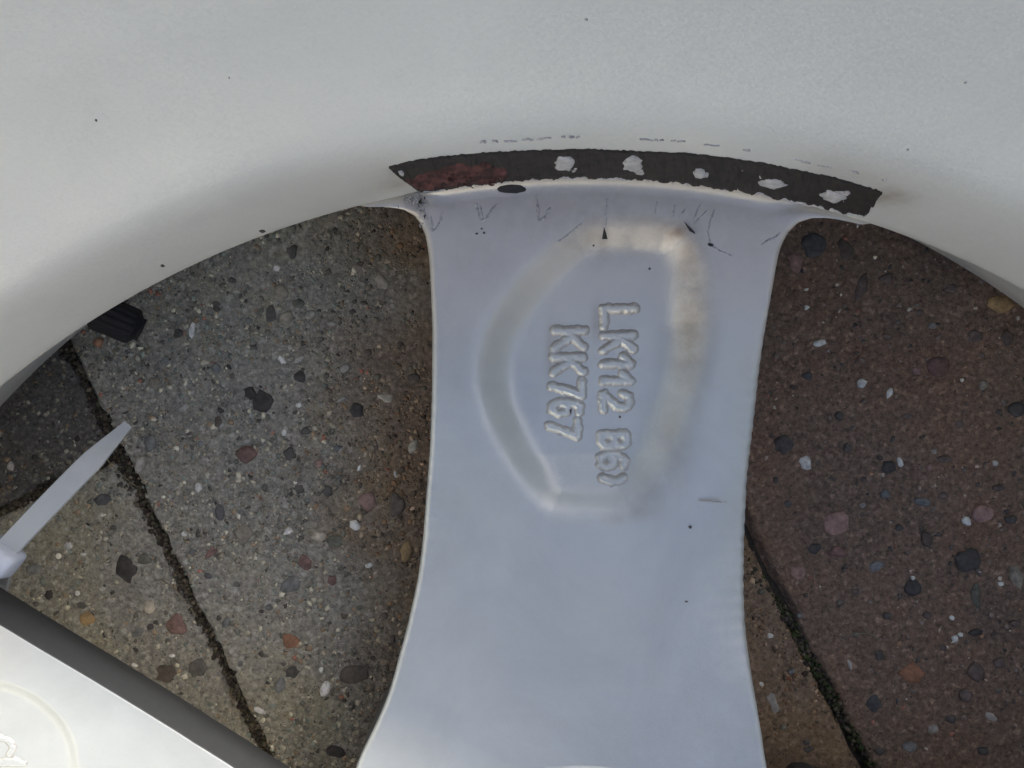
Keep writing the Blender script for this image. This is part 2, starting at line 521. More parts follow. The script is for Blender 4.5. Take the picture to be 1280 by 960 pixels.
TONES = {
    'w': (0.50, 0.49, 0.44), 'c': (0.42, 0.37, 0.28), 'l': (0.30, 0.28, 0.24), 't': (0.24, 0.21, 0.155), 'g': (0.15, 0.155, 0.145),
    'k': (0.048, 0.043, 0.038), 'd': (0.062, 0.056, 0.048), 'b': (0.085, 0.062, 0.045), 'r': (0.15, 0.078, 0.062), 'p': (0.26, 0.155, 0.125),
    'o': (0.28, 0.125, 0.060), 'y': (0.34, 0.22, 0.09), 's': (0.105, 0.075, 0.060), 'u': (0.066, 0.066, 0.066), 'v': (0.105, 0.105, 0.075)}
PEB = """350 367 20 24 10 t;357 398 18 25 -30 t;338 392 14 23 0 d;346 335 11 9 10 w;478 353 17 24 15 c;422 298 9 16 0 t;388 393 15 11 30 l;414 404 16 7 -5 l
491 382 8 8 0 l;239 412 7 22 -10 w;328 502 32 28 -20 k;312 492 15 20 30 k;446 513 20 22 0 k;374 471 16 17 0 k;352 450 8 14 40 w;374 449 16 10 30 l
431 460 17 10 25 l;482 497 22 12 -15 c;516 558 12 20 -25 c;355 541 8 9 0 w;307 568 28 22 0 r;361 568 17 17 0 d;247 610 9 12 0 w;192 479 15 17 30 t
516 473 17 14 20 b;269 460 12 14 0 g;272 527 10 16 -20 b;275 513 11 7 -40 k;382 539 14 10 0 d;373 506 8 8 0 w;400 506 8 8 0 l;427 499 14 7 30 l
222 416 13 13 0 d;365 315 15 19 0 d;373 379 18 13 0 v;459 627 23 25 0 p;443 657 14 14 20 w;398 671 19 13 -15 c;304 667 24 26 -40 t;508 690 17 28 -10 y
418 677 25 17 0 v;359 665 12 9 40 w;274 641 14 22 10 u;496 631 20 30 0 b;409 614 13 16 0 d;374 612 12 13 0 d;398 580 11 12 0 p;449 585 5 9 -20 w;494 593 4 10 10 w
381 704 19 21 20 r;363 732 28 22 20 g;415 726 14 14 0 r;461 707 9 8 20 w;362 802 24 18 -20 o;442 844 37 26 5 b;406 862 12 23 -15 w;350 857 14 24 -15 g
365 841 20 15 10 d;401 838 6 9 0 w;324 889 17 7 -25 w;420 847 7 7 0 l;282 779 10 17 -20 g;317 800 9 12 -20 l;263 691 18 10 45 r;419 941 27 14 -10 k
296 730 12 10 0 d;429 804 10 5 0 l;157 713 30 37 20 k;108 774 21 18 0 y;187 759 19 18 20 c;220 782 28 26 -30 r;60 744 11 14 0 k;207 843 27 25 0 b
187 784 10 9 0 k;171 792 18 10 15 g;101 757 12 10 0 d;96 742 7 7 0 w;168 832 10 5 -10 w;41 712 20 15 0 g;214 820 9 5 -10 w;84 683 10 12 0 w;103 693 8 4 0 w
187 554 16 25 0 g;173 581 13 24 -12 l;209 608 9 8 0 l;229 668 8 6 -30 w;127 625 20 16 0 u;180 700 17 15 0 v;122 428 14 13 -20 o;247 835 27 24 0 d
226 857 10 9 0 l;140 660 8 6 0 d;250 555 9 8 0 g;300 640 8 7 0 g;330 610 8 9 0 d;420 560 10 8 0 g;470 560 8 8 0 b;330 450 9 8 0 v;290 470 8 7 0 d
460 440 12 9 0 b;410 340 9 9 0 b;450 330 11 8 0 b;500 430 9 8 0 b;440 390 9 8 0 d;310 400 10 8 0 g;270 380 10 8 0 d;290 350 12 9 0 d;205 450 8 8 0 g
480 770 10 10 0 b;490 800 9 12 0 s;450 760 8 7 0 v;430 770 11 9 0 b;300 830 8 9 0 g;335 760 10 8 0 g;260 720 12 9 0 u;240 690 8 7 0 g
995 327 20 28 10 p;1058 314 20 32 20 s;1018 305 32 36 0 u;1077 359 14 38 -20 s;1109 348 18 16 0 s;1252 379 38 22 -5 y;1261 423 15 22 0 s;1025 429 17 10 15 w
1078 479 14 13 20 w;1009 384 7 7 0 w;1147 464 14 10 -20 p;1167 407 11 10 0 l;1230 481 13 14 0 t;1173 458 30 28 0 r;1272 511 22 20 0 k;1111 584 23 17 0 k
1126 578 8 14 10 w;1007 579 17 19 20 w;1168 564 9 7 0 l;1245 579 7 8 0 w;1162 584 9 9 0 p;1113 491 8 15 -25 w;1182 574 21 10 0 s;980 556 25 25 0 d
1047 655 36 36 5 p;998 716 24 18 -40 p;1211 700 36 30 20 k;1142 735 24 24 0 k;1230 643 30 25 20 p;1142 843 34 26 0 o;1272 721 18 34 15 t;1210 652 10 14 30 w
1155 628 25 11 -5 g;1096 708 23 16 25 g;1160 674 14 24 20 b;1018 686 21 16 10 k;1221 840 22 28 10 s;1221 791 19 8 10 k;1195 799 8 9 0 w;1202 794 6 6 0 w
1221 747 13 34 5 v;1252 730 9 6 0 w;1142 723 6 6 0 w;1191 773 6 7 0 w;1107 618 13 12 -20 g;1079 632 8 7 30 l;1063 832 7 16 20 l;967 880 14 32 25 l;963 795 9 8 0 w
1093 880 21 24 10 u;1138 935 20 14 0 g;1167 912 15 12 20 l;1240 897 18 10 -30 l;1010 933 22 20 0 d;952 855 6 7 0 w;1208 870 18 18 0 s;1047 690 26 14 0 r
952 740 10 8 0 v;1135 520 14 10 0 s;1200 530 12 10 0 s;1060 560 12 11 0 d;1050 520 10 12 0 d;1190 360 16 12 0 s;1220 420 20 16 0 s;1110 420 12 9 0 s
1150 390 10 8 0 s;1010 470 14 11 0 u;1040 600 16 12 0 d;1180 620 14 10 0 s;1250 610 14 10 0 s;1265 650 16 12 0 d;1070 740 12 9 0 s;1110 770 14 10 0 d
1160 770 12 10 0 s;1100 820 12 14 0 d;1180 810 10 9 0 s;1250 830 16 14 0 s;1190 900 14 11 0 d;1060 900 12 9 0 s;990 840 10 8 0 g;1000 770 8 7 0 g;1270 780 14 10 0 s
1100 940 14 10 0 d;1230 940 16 12 0 d;980 910 10 8 0 v;1125 660 12 9 0 d;1080 600 9 8 0 s;985 630 12 9 0 d;970 600 9 9 0 d;30 560 11 9 0 d;60 590 10 6 0 s
20 600 9 7 0 d;12 583 9 13 0 l;50 525 12 9 0 d;80 520 9 8 0 d;40 500 10 9 0 u"""
SCALE_G = 0.225 / F_PX


def stone(cx, cy, w, h, ang, tone, lift, parent, seed, name='pebble'):
    rr = random.Random(seed)
    n = 12
    ca, sa = math.cos(ang), math.sin(ang)
    ph = rr.random() * 7
    ang_k = rr.choice([2, 3, 3, 4, 5])
    am = rr.uniform(0.04, 0.17)
    verts = []
    prof = [(0.0, 1.0), (0.55, 0.96), (0.88, 0.62), (1.0, 0.0), (0.9, -0.8)]
    rad = []
    for i in range(n):
        t = 2 * math.pi * i / n
        rad.append(1 + am * math.cos(ang_k * t + ph) + rr.uniform(-0.15, 0.15))
    for q, (k, z) in enumerate(prof):
        if q == 0:
            verts.append((cx, cy, lift)); continue
        for i in range(n):
            t = 2 * math.pi * i / n
            lx = math.cos(t) * w / 2 * k * rad[i]; ly = math.sin(t) * h / 2 * k * rad[i]
            verts.append((cx + lx * ca - ly * sa, cy + lx * sa + ly * ca,
                          (z * lift if z >= 0 else z * 0.0012) + (rr.uniform(-0.08, 0.08) * lift if q < 3 else 0)))
    faces = [(0, 1 + i, 1 + (i + 1) % n) for i in range(n)]
    for q in range(3):
        a = 1 + q * n; b2 = 1 + (q + 1) * n
        faces += [(a + i, b2 + i, b2 + (i + 1) % n, a + (i + 1) % n) for i in range(n)]
    o = mesh_obj(name, verts, faces, M_STONE, parent)
    at = o.data.color_attributes.new('tint', 'FLOAT_COLOR', 'POINT')
    j = rr.uniform(0.85, 1.15) * (1.75 if tone[0] > 0.04 else 1.6)
    cols = []
    for _ in verts:
        q = j * rr.uniform(0.85, 1.15)
        cols += [tone[0] * q, tone[1] * q, tone[2] * q, 1]
    at.data.foreach_set('color', cols)
    return o


pebble_px = []
for i, s in enumerate(PEB.replace('\n', ';').split(';')):
    px, py, w, h, a, t = s.split()
    px, py, w, h, a = map(float, (px, py, w, h, a))
    x, y = P(px, py, 0.0005)
    o, e = paver_at(x, y)
    if o is None or e < 0.0012:
        continue
    k = 0.95
    stone(x, y, w * SCALE_G * k, h * SCALE_G * k, math.radians(a), tuple(0.72 * a_ + 0.28 * b_ for a_, b_ in zip(TONES[t], (0.12, 0.115, 0.095) if px < 700 else (0.08, 0.066, 0.06))) if t not in 'wk' else TONES[t], 0.0007 if min(w, h) > 12 else 0.00055, o, i)
    pebble_px.append((x, y, max(w, h) * SCALE_G / 2))


# sand and small gravel, joined: far too many to count
def grains(n, parent, box, smin, smax, seed, palette, gain=3.4):
    rg = np.random.default_rng(seed)
    bm = bmesh.new(); bmesh.ops.create_icosphere(bm, subdivisions=1, radius=1.0)
    bv = np.array([v.co[:] for v in bm.verts]); bf = np.array([[v.index for v in f.verts] for f in bm.faces]); bm.free()
    u0, u1, v0, v1 = box
    x0, x1, y0, y1 = -0.200, 0.165, 0.015, 0.215
    U = rg.uniform(u0 + 0.001, u1 - 0.001, n * 6); V = rg.uniform(v0 + 0.001, v1 - 0.001, n * 6)
    X, Y = loc2w(U, V)
    keep = (X > x0) & (X < x1) & (Y > y0) & (Y < y1)
    for (qx, qy, qr) in pebble_px:
        keep &= (np.hypot(X - qx, Y - qy) > qr * 0.8)
    X = X[keep][:n]; Y = Y[keep][:n]; U = U[keep][:n]; V = V[keep][:n]
    m = len(X)
    e = np.minimum(np.minimum(U - u0, u1 - U), np.minimum(V - v0, v1 - V))
    z0 = -0.0040 * (1 - sstep(0, 0.0022, e)) ** 1.5
    s = smin * (smax / smin) ** (rg.random(m) ** 3.0)
    a1 = rg.uniform(0, 2 * np.pi, m)
    el = rg.uniform(0.6, 1.0, m)
    jit = rg.uniform(0.45, 1.5, (m, len(bv)))
    L = bv[None] * jit[..., None]
    lx = L[..., 0] * s[:, None]; ly = L[..., 1] * (s * el)[:, None]; lz = L[..., 2] * (s * 0.30)[:, None]
    ca, sa = np.cos(a1)[:, None], np.sin(a1)[:, None]
    VX = X[:, None] + lx * ca - ly * sa; VY = Y[:, None] + lx * sa + ly * ca; VZ = z0[:, None] + lz + 0.00003
    v = np.stack([VX, VY, VZ], -1).reshape(-1, 3)
    f = (bf[None] + (np.arange(m) * len(bv))[:, None, None]).reshape(-1, 3)
    pal = np.array([p[0] for p in palette]); pw = np.array([p[1] for p in palette], float)
    c = pal[rg.choice(len(pal), m, p=pw / pw.sum())] * rg.uniform(0.7, 1.25, (m, 1)) * np.array([1.03, 1.0, 0.90]) * gain
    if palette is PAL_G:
        bd = brown_tint(X, Y)[:, None]
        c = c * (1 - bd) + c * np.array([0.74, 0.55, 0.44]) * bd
    c = np.repeat(c, len(bv), 0)
    o = quad_mesh('aggregate', v, f, M_GRAIN, parent, {'tint': c}, smooth=False)
    o['kind'] = 'stuff'
    return o


PAL_G = [((0.14, 0.13, 0.105), 26), ((0.17, 0.165, 0.14), 16), ((0.075, 0.075, 0.066), 20), ((0.24, 0.23, 0.19), 8), ((0.30, 0.29, 0.25), 3.5), ((0.15, 0.115, 0.08), 9), ((0.040, 0.038, 0.035), 7), ((0.17, 0.08, 0.06), 1.5), ((0.10, 0.115, 0.105), 10)]
PAL_B = [((0.085, 0.068, 0.062), 28), ((0.115, 0.090, 0.080), 16), ((0.048, 0.042, 0.040), 24), ((0.20, 0.17, 0.15), 6), ((0.30, 0.28, 0.25), 2.6), ((0.13, 0.08, 0.055), 7), ((0.034, 0.030, 0.029), 8), ((0.15, 0.07, 0.055), 3), ((0.075, 0.075, 0.073), 8)]
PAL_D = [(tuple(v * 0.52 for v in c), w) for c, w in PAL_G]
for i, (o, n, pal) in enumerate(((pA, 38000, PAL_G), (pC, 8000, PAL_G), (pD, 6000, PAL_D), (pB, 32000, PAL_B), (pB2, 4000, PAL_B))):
    rec = [q for q in PAVERS if q[4] is o][0]
    grains(n, o, rec[:4], 0.00020, 0.00105, 50 + i, pal)


# moss and crumbs in the joints
def moss(name, pts, n, spread, seed, pal, label, cat):
    rg = np.random.default_rng(seed)
    pts = np.array(pts)
    seg = rg.integers(0, len(pts) - 1, n); t = rg.random(n)
    base = pts[seg] * (1 - t)[:, None] + pts[seg + 1] * t[:, None] + rg.normal(0, spread, (n, 2))
    bm = bmesh.new(); bmesh.ops.create_icosphere(bm, subdivisions=1, radius=1.0)
    bv = np.array([v.co[:] for v in bm.verts]); bf = np.array([[v.index for v in f.verts] for f in bm.faces]); bm.free()
    s = rg.uniform(0.00025, 0.0009, n)
    L = bv[None] * rg.uniform(0.6, 1.4, (n, len(bv)))[..., None] * s[:, None, None]
    v = L.copy()
    v[..., 0] += base[:, None, 0]; v[..., 1] += base[:, None, 1]
    v[..., 2] += (-0.0032 + rg.random(n) ** 2 * 0.0030)[:, None]
    f = (bf[None] + (np.arange(n) * len(bv))[:, None, None]).reshape(-1, 3)
    pl = np.array(pal)
    c = np.repeat(pl[rg.integers(0, len(pl), n)] * rg.uniform(0.6, 1.3, (n, 1)), len(bv), 0)
    o = quad_mesh(name, v.reshape(-1, 3), f, M_MOSS, None, {'tint': c}, smooth=False)
    return tag(o, label, cat, kind='stuff')


MOSS = [(0.085, 0.070, 0.048), (0.095, 0.090, 0.050), (0.060, 0.048, 0.036), (0.17, 0.135, 0.09)]
left_joint = [P(40, 350, 0), P(85, 440, 0), P(120, 520, 0), P(160, 600, 0), P(215, 705, 0), P(270, 815, 0), P(310, 900, 0), P(345, 965, 0)]
moss('joint_crumbs', left_joint, 2000, 0.0009, 3, MOSS, 'dark soil crumbs filling the joint left of the wheel spoke', 'soil')
cross = [P(125, 578, 0), P(60, 610, 0), P(-10, 645, 0), P(-60, 668, 0)]
moss('joint_crumbs', cross, 700, 0.0008, 4, MOSS, 'dark soil crumbs in the short cross joint under the cable tie', 'soil')
right_joint = [loc2w(*w2loc(*P(925, 690, 0))), P(950, 735, 0), P(985, 775, 0), P(1020, 835, 0), P(1050, 885, 0), P(1090, 950, 0), P(1110, 985, 0)]
MOSS_G = MOSS + [(0.065, 0.080, 0.022), (0.050, 0.070, 0.020)]
moss('joint_moss', right_joint, 2000, 0.0010, 5, MOSS_G, 'dark moss and soil filling the joint right of the wheel spoke', 'moss')


def tube(name, pts, r, mat, parent=None, n=6, taper=True):
    pts = [Vector(p) for p in pts]
    verts = []; faces = []
    for i, p in enumerate(pts):
        t = (pts[min(i + 1, len(pts) - 1)] - pts[max(i - 1, 0)]).normalized()
        a = t.cross(Vector((0, 0, 1))).normalized(); b2 = a.cross(t)
        f = 1 - 0.5 * i / (len(pts) - 1) if taper else 1
        for k in range(n):
            q = 2 * math.pi * k / n
            verts.append(p + (a * math.cos(q) + b2 * math.sin(q)) * r * f)
    for i in range(len(pts) - 1):
        for k in range(n):
            faces.append((i * n + k, i * n + (k + 1) % n, (i + 1) * n + (k + 1) % n, (i + 1) * n + k))
    faces += [tuple(range(n))[::-1], tuple(range((len(pts) - 1) * n, len(pts) * n))]
    return mesh_obj(name, verts, faces, mat, parent)


def ground_stem(pxs, r, label, z=0.0012):
    o = tube('dry_stem', [(*P(x, y, z), z) for x, y in pxs], r, M_STRAW)
    return tag(o, label, 'stem', 'dry stems on the pavement')


ground_stem([(201, 724), (212, 731), (224, 743), (236, 757), (247, 772)], 0.00022, 'thin pale dry stem lying across the left joint beside the dark red pebble')
ground_stem([(132, 572), (140, 582), (150, 592), (160, 600), (172, 609)], 0.00020, 'short dry straw across the left joint just below the cable tie tip')
ground_stem([(284, 858), (287, 870), (294, 882), (299, 893), (303, 906)], 0.00016, 'fine curved root in the left joint near the neighbouring spoke')
fs = tube('dry_stem', [(*P(x, y, 0.0012), 0.0012) for x, y in [(1062, 793), (1074, 792), (1085, 792), (1094, 796), (1101, 801)]], 0.00022, M_STRAW)
tag(fs, 'forked pale dry stem on the brown concrete right of the spoke', 'stem', 'dry stems on the pavement')
tube('side_shoot', [(*P(x, y, 0.0012), 0.0012) for x, y in [(1085, 792), (1081, 787), (1080, 783)]], 0.00015, M_STRAW, fs)

# ------------------------------------------------------------------ the wheel
wheel = bpy.data.objects.new('alloy_wheel', None)
wheel.empty_display_size = 0.05
COL.objects.link(wheel)
tag(wheel, 'silver painted alloy wheel rim lying face down on the concrete blocks', 'wheel')

# --- barrel: closed section turned about the axis (r, z in mm)
prof = [(223, 213), (221, 209), (219.5, 202), (218.6, 194), (216.6, 174), (214.3, 158), (211.8, 142), (209.2, 127), (206.0, 115), (202.4, 105.5), (199.0, 99), (196.8, 95.2), (195.5, 91.5), (195.1, 88.5), (195, 85),
        (195, 78), (195, 70), (195, 64), (195, 61.2), (195.25, 60.4), (195.9, 60.0),
        (200.5, 59), (207, 56.5), (212, 52.5), (214.5, 46), (215, 34), (214.5, 18), (215.5, 7), (219, 1.5), (224, 0.4), (228, 1.5), (229.5, 5), (227, 9), (222, 12), (219.5, 17), (220, 46),
        (218, 54), (212.5, 60.5), (206, 66), (202, 71), (201, 75), (201, 84), (204, 92), (209, 100), (213.5, 113), (217, 130), (219.2, 145), (221.5, 165), (223.6, 192), (227.5, 199), (231.5, 202), (233, 207),
        (231.5, 211), (228.5, 213.6), (225.5, 214)]
NSEG = 540
th = np.linspace(0, 2 * math.pi, NSEG, endpoint=False)
pr = np.array(prof) * MM
pr = np.vstack([pr, pr[:1]])
# refine long spans of the inner face so the stains have vertices to sit on
fine = [pr[0]]
for a, b2 in zip(pr[:-1], pr[1:]):
    k = max(1, int(np.linalg.norm(b2 - a) / 0.004))
    for q in range(1, k + 1):
        fine.append(a + (b2 - a) * q / k)
pr = np.array(fine)
V = np.zeros((NSEG, len(pr), 3))
V[..., 0] = np.cos(th)[:, None] * pr[None, :, 0]
V[..., 1] = np.sin(th)[:, None] * pr[None, :, 0]
V[..., 2] = pr[None, :, 1]


def stain_at(X, Y, Z, blobs):
    s = np.zeros(X.shape)
    for (x, y, z, rad, amt) in blobs:
        s = np.maximum(s, amt * np.exp(-(((X - x) ** 2 + (Y - y) ** 2 + (Z - z) ** 2) / (rad * rad))))
    return s


bx, by, bz = V[..., 0].ravel(), V[..., 1].ravel(), V[..., 2].ravel()
rb = [(*PW(488, 212), 0.0026, 0.6), (*PW(1104, 248), 0.0034, 0.75), (*PW(1116, 242), 0.003, 0.5), (*PW(500, 228), 0.003, 0.4)]
gb = [(*PW(1050, 225), 0.010, 0.3), (*PW(500, 230), 0.007, 0.4)]
barrel = grid_mesh('barrel', V, M_BARREL, wheel, closed_u=True, attr={'rust': stain_at(bx, by, bz, rb), 'grime': stain_at(bx, by, bz, gb)})

# --- hub with bore, out of the picture below
R_V = 0.062
hub_prof = [(R_V, 0.0440), (0.058, 0.0455), (0.054, 0.050), (0.050, 0.058), (0.047, 0.0600), (0.036, 0.0600), (0.0335, 0.059), (0.0333, 0.020), (0.036, 0.016), (0.058, 0.018), (R_V, 0.022)]
NH = 120
th2 = np.linspace(0, 2 * math.pi, NH, endpoint=False)
hp = np.array(hub_prof); hp = np.vstack([hp, hp[:1]])
HV = np.zeros((NH, len(hp), 3))
HV[..., 0] = np.cos(th2)[:, None] * hp[None, :, 0]; HV[..., 1] = np.sin(th2)[:, None] * hp[None, :, 0]; HV[..., 2] = hp[None, :, 1]
grid_mesh('hub', HV, M_PAINT, wheel, closed_u=True, flip=True)

# --- spoke outline (traced on the real surface), as angle against radius
EL = [(460, 260), (482, 259.5), (504, 262), (518, 269), (525.6, 279), (531.5, 294), (536, 318.6), (538, 360), (540, 420), (539, 500), (537, 560), (533, 610),
      (528.7, 672), (522, 727), (508, 790), (488, 867), (468, 914), (445, 959), (425, 992)]
ER = [(1075, 282), (1049, 276), (1032, 273.4), (1012.7, 273.4), (998, 278), (986.4, 291), (976.6, 311), (971.6, 334), (965, 380), (960, 420), (955, 470), (950, 520),
      (945, 560), (940, 600), (936.5, 672), (935.6, 736), (936.5, 795), (941, 845), (948, 890), (958, 960), (972, 1010)]


def polar(pxs):
    out = []
    for (x, y) in pxs:
        X, Y, Z = PS(x, y)
        out.append((math.hypot(X, Y), math.atan2(Y, X)))
    return out


pl, prr = polar(EL), polar(ER)
SPOKE_STEP = math.radians(72)
LEFT = math.radians(66)


def clean(pp):
    """strictly falling radius from the wall inwards"""
    res = []
    last = 1e9
    for r, a in pp:
        r = min(r, last - 0.0002)
        res.append((r, a)); last = r
    return res


# start at the wall
pl = [(RW + 0.0006, pl[0][1] + 0.012)] + [(min(r, RW + 0.0002), a) for r, a in pl]
prr = [(RW + 0.0006, prr[0][1] - 0.012)] + [(min(r, RW + 0.0002), a) for r, a in prr]
pl = clean(pl); prr = clean(prr)
# end at the hub: neighbouring spokes meet at half way
mid = (pl[-1][1] + prr[-1][1]) / 2
lim = 0.5 * (pl[-1][1] + prr[-1][1] + SPOKE_STEP)
pl += [(R_V + 0.004, lim - math.radians(6)), (R_V + 0.001, lim - math.radians(2.0)), (R_V - 0.001, lim)]
prr += [(R_V + 0.004, lim - SPOKE_STEP + math.radians(6)), (R_V + 0.001, lim - SPOKE_STEP + math.radians(2.0)), (R_V - 0.001, lim - SPOKE_STEP)]
pl = clean(pl); prr = clean(prr)
lr, la = np.array(pl)[::-1].T
rr_, ra = np.array(prr)[::-1].T


def smooth_curve(r, a):
    """resample against arc length and smooth lightly, keep single-valued in r"""
    rr = np.linspace(r[0], r[-1], 1600)
    aa = np.interp(rr, r, a)
    # smooth only where the curve is not steep (fillets stay)
    for _ in range(3):
        k = np.ones(61) / 61
        pad = np.concatenate([np.full(30, aa[0]), aa, np.full(30, aa[-1])])
        sm = np.convolve(pad, k, 'valid')
        w = sstep(0.070, 0.078, rr) * (1 - sstep(0.181, 0.187, rr))
        aa = aa * (1 - w) + sm * w
    return rr, aa


LRr, LAa = smooth_curve(lr, la)
RRr, RAa = smooth_curve(rr_, ra)

RECESS_PX = [(735, 272), (760, 268), (800, 268), (840, 274), (862, 285), (878, 312), (888, 350), (893, 400), (889, 450), (877, 500), (859, 550), (836, 597), (812, 637),
             (795, 651), (770, 657), (720, 656), (685, 650), (668, 636), (650, 606), (625, 562), (605, 518), (596, 480), (597, 445), (607, 410), (625, 375), (655, 335), (690, 300), (715, 280)]
RECESS = [PS(x, y)[:2] for x, y in RECESS_PX]
# the same spoke frame is used for each copy: rotate about the axis
DISC_C = PS(-30, 962)
DISC_R = 0.0215


def rot(x, y, a):
    return x * math.cos(a) - y * math.sin(a), x * math.sin(a) + y * math.cos(a)


def spoke_surface(x, y, kind):
    """height of the back face at (x, y) in the frame of the picture's middle spoke"""
    r = np.hypot(x, y)
    z = zs_smooth(r)
    if kind == 'pocket':
        d = poly_sdf(x, y, RECESS)
        w = 0.0066 + 0.0020 * sstep(-0.004, 0.016, x - 0.004) * (1 - sstep(0.172, 0.182, r)) + 0.002 * (1 - sstep(0.118, 0.128, r))
        t = np.clip(d / w, -0.9, 1.9)
        rampv = np.log1p(np.exp(t * 6.5)) / 6.5 - np.log1p(np.exp((t - 1) * 6.5)) / 6.5
        depth = np.interp(r, [0.118, 0.135, 0.165, 0.182, 0.192], [0.0015, 0.0056, 0.0074, 0.0052, 0.0032])
        z = z - rampv * depth
    if kind == 'disc':
        cx, cy = rot(DISC_C[0], DISC_C[1], -LEFT)
        d = np.hypot(x - cx, y - cy)
        z = z - 0.0012 * (1 - sstep(DISC_R - 0.0036, DISC_R, d)) + 0.0002 * np.exp(-((d - DISC_R) / 0.0009) ** 2)
    return z


E1 = [(-200, 662), (-100, 721), (0, 782), (58, 817), (117, 852), (175, 887), (240, 928), (300, 966), (360, 1004), (420, 1042)]
e1 = sorted((math.hypot(*PS(*p)[:2]), math.atan2(PS(*p)[1], PS(*p)[0]) - LEFT) for p in E1)
e1r = np.array([q[0] for q in e1]); e1a = np.array([q[1] for q in e1])


def right_edge(rows, kind):
    a = np.interp(rows, RRr, RAa)
    if kind == 'disc':
        own = np.interp(rows, e1r, e1a)
        w = 1 - sstep(0.172, 0.182, rows)
        a = a * (1 - w) + own * w
    return a


def build_spoke(kind, nr, ns, thick=0.0165):
    if kind == 'disc':
        thick = 0.0115
    rows = np.concatenate([np.linspace(R_V - 0.001, 0.078, int(nr * 0.14), endpoint=False), np.linspace(0.078, 0.181, int(nr * 0.62), endpoint=False),
                           np.linspace(0.181, RW + 0.0006, int(nr * 0.24))])
    aL = np.interp(rows, LRr, LAa); aR = right_edge(rows, kind)
    # s: dense near both edges
    s = np.linspace(0, 1, ns)
    s = s - 0.115 * np.sin(2 * math.pi * s) / (2 * math.pi) * 6.0 * 0.9
    s = (s - s[0]) / (s[-1] - s[0])
    A = aR[:, None] + (aL - aR)[:, None] * s[None]
    R = np.repeat(rows[:, None], ns, 1)
    X = R * np.cos(A); Y = R * np.sin(A)
    Z = spoke_surface(X, Y, kind)
    # distance to the side edges
    ex = np.stack([rows * np.cos(aL), rows * np.sin(aL)], 1); fx = np.stack([rows * np.cos(aR), rows * np.sin(aR)], 1)
    dist = np.full(X.shape, 1e9)
    for E_ in (ex, fx):
        sub = E_[::2]
        for i in range(len(sub) - 1):
            a, b2 = sub[i], sub[i + 1]
            m_ = (np.abs(rows - np.hypot(*a)) < 0.012)
            if m_.any():
                dist[m_] = np.minimum(dist[m_], seg_dist(X[m_], Y[m_], a[0], a[1], b2[0], b2[1]))
    # rounded shoulder
    rad = 0.0016 if kind == 'pocket' else 0.0002
    q = np.clip(dist, 0, rad)
    Z = Z - (rad - np.sqrt(np.clip(rad * rad - (rad - q) ** 2, 0, None))) * 0.75
    # the face is crowned: it falls away towards the sides, most along the right one
    dl = np.minimum.reduce([np.hypot(X - q_[0], Y - q_[1]) for q_ in ex[::6]]); dr = np.minimum.reduce([np.hypot(X - q_[0], Y - q_[1]) for q_ in fx[::6]])
    kr = sstep(0.085, 0.11, R) * (1 - sstep(0.155, 0.182, R))
    Z = Z - (0.0 if kind == 'disc' else 1.0) * kr * (0.0034 * np.clip(1 - dr / 0.017, 0, 1) ** 2 + 0.0007 * np.clip(1 - dl / 0.012, 0, 1) ** 2)
    # cove against the barrel wall, dying out at the window corners
    fr = 0.0030
    c = np.clip(R - (RW - fr), 0, fr)
    Z = Z + (fr - np.sqrt(np.clip(fr * fr - c * c, 0, None))) * sstep(0.002, 0.010, dist) * 0.9
    near = sstep(RW - 0.006, RW, R) * (1 - sstep(0.0, 0.006, dist))
    Z = Z * (1 - near) + (ZW + 0.0002) * near
    Z += (fbm(X * 160, Y * 160, 3, 5) - 0.5) * 0.00016
    top = np.stack([X, Y, Z], -1)
    # sides: a short draft, then undercut to the front face
    levels = [(0.0, 0.0), (0.0, 0.0008), (-0.0003, 0.006), (-0.0006, thick), (0.004, thick + 0.004)]
    def side(edge_xy, inward, j):
        out = []
        zt = Z[:, j]
        ku = sstep(0.172, 0.188, rows)          # the barrel end is undercut like the barrel's own edge
        for q_, (off, dz) in enumerate(levels):
            oo = off * (1 - ku) + (0.0, 0.0004, 0.0032, 0.0075, 0.0105)[q_] * ku
            dd = dz * (1 - ku) + (0.0, 0.0008, 0.0045, 0.0115, 0.0165)[q_] * ku
            out.append(np.stack([edge_xy[:, 0] + inward[:, 0] * oo, edge_xy[:, 1] + inward[:, 1] * oo, zt - dd], -1))
        return out
    def inward_of(E_, sign):
        t = np.gradient(E_, axis=0); t /= np.linalg.norm(t, axis=1)[:, None] + 1e-12
        n = np.stack([t[:, 1], -t[:, 0]], 1) * sign
        return n
    inL = inward_of(ex, 1); inR = inward_of(fx, -1)
    SL = side(ex, inL, -1); SR = side(fx, inR, 0)
    cols = [SR[k] for k in (4, 3, 2, 1, 0)] + [top[:, k] for k in range(ns)] + [SL[k] for k in (0, 1, 2, 3, 4)]
    G = np.stack(cols, 1)
    G = np.concatenate([G, G[:, :1]], 1)       # front face closes the section
    return G


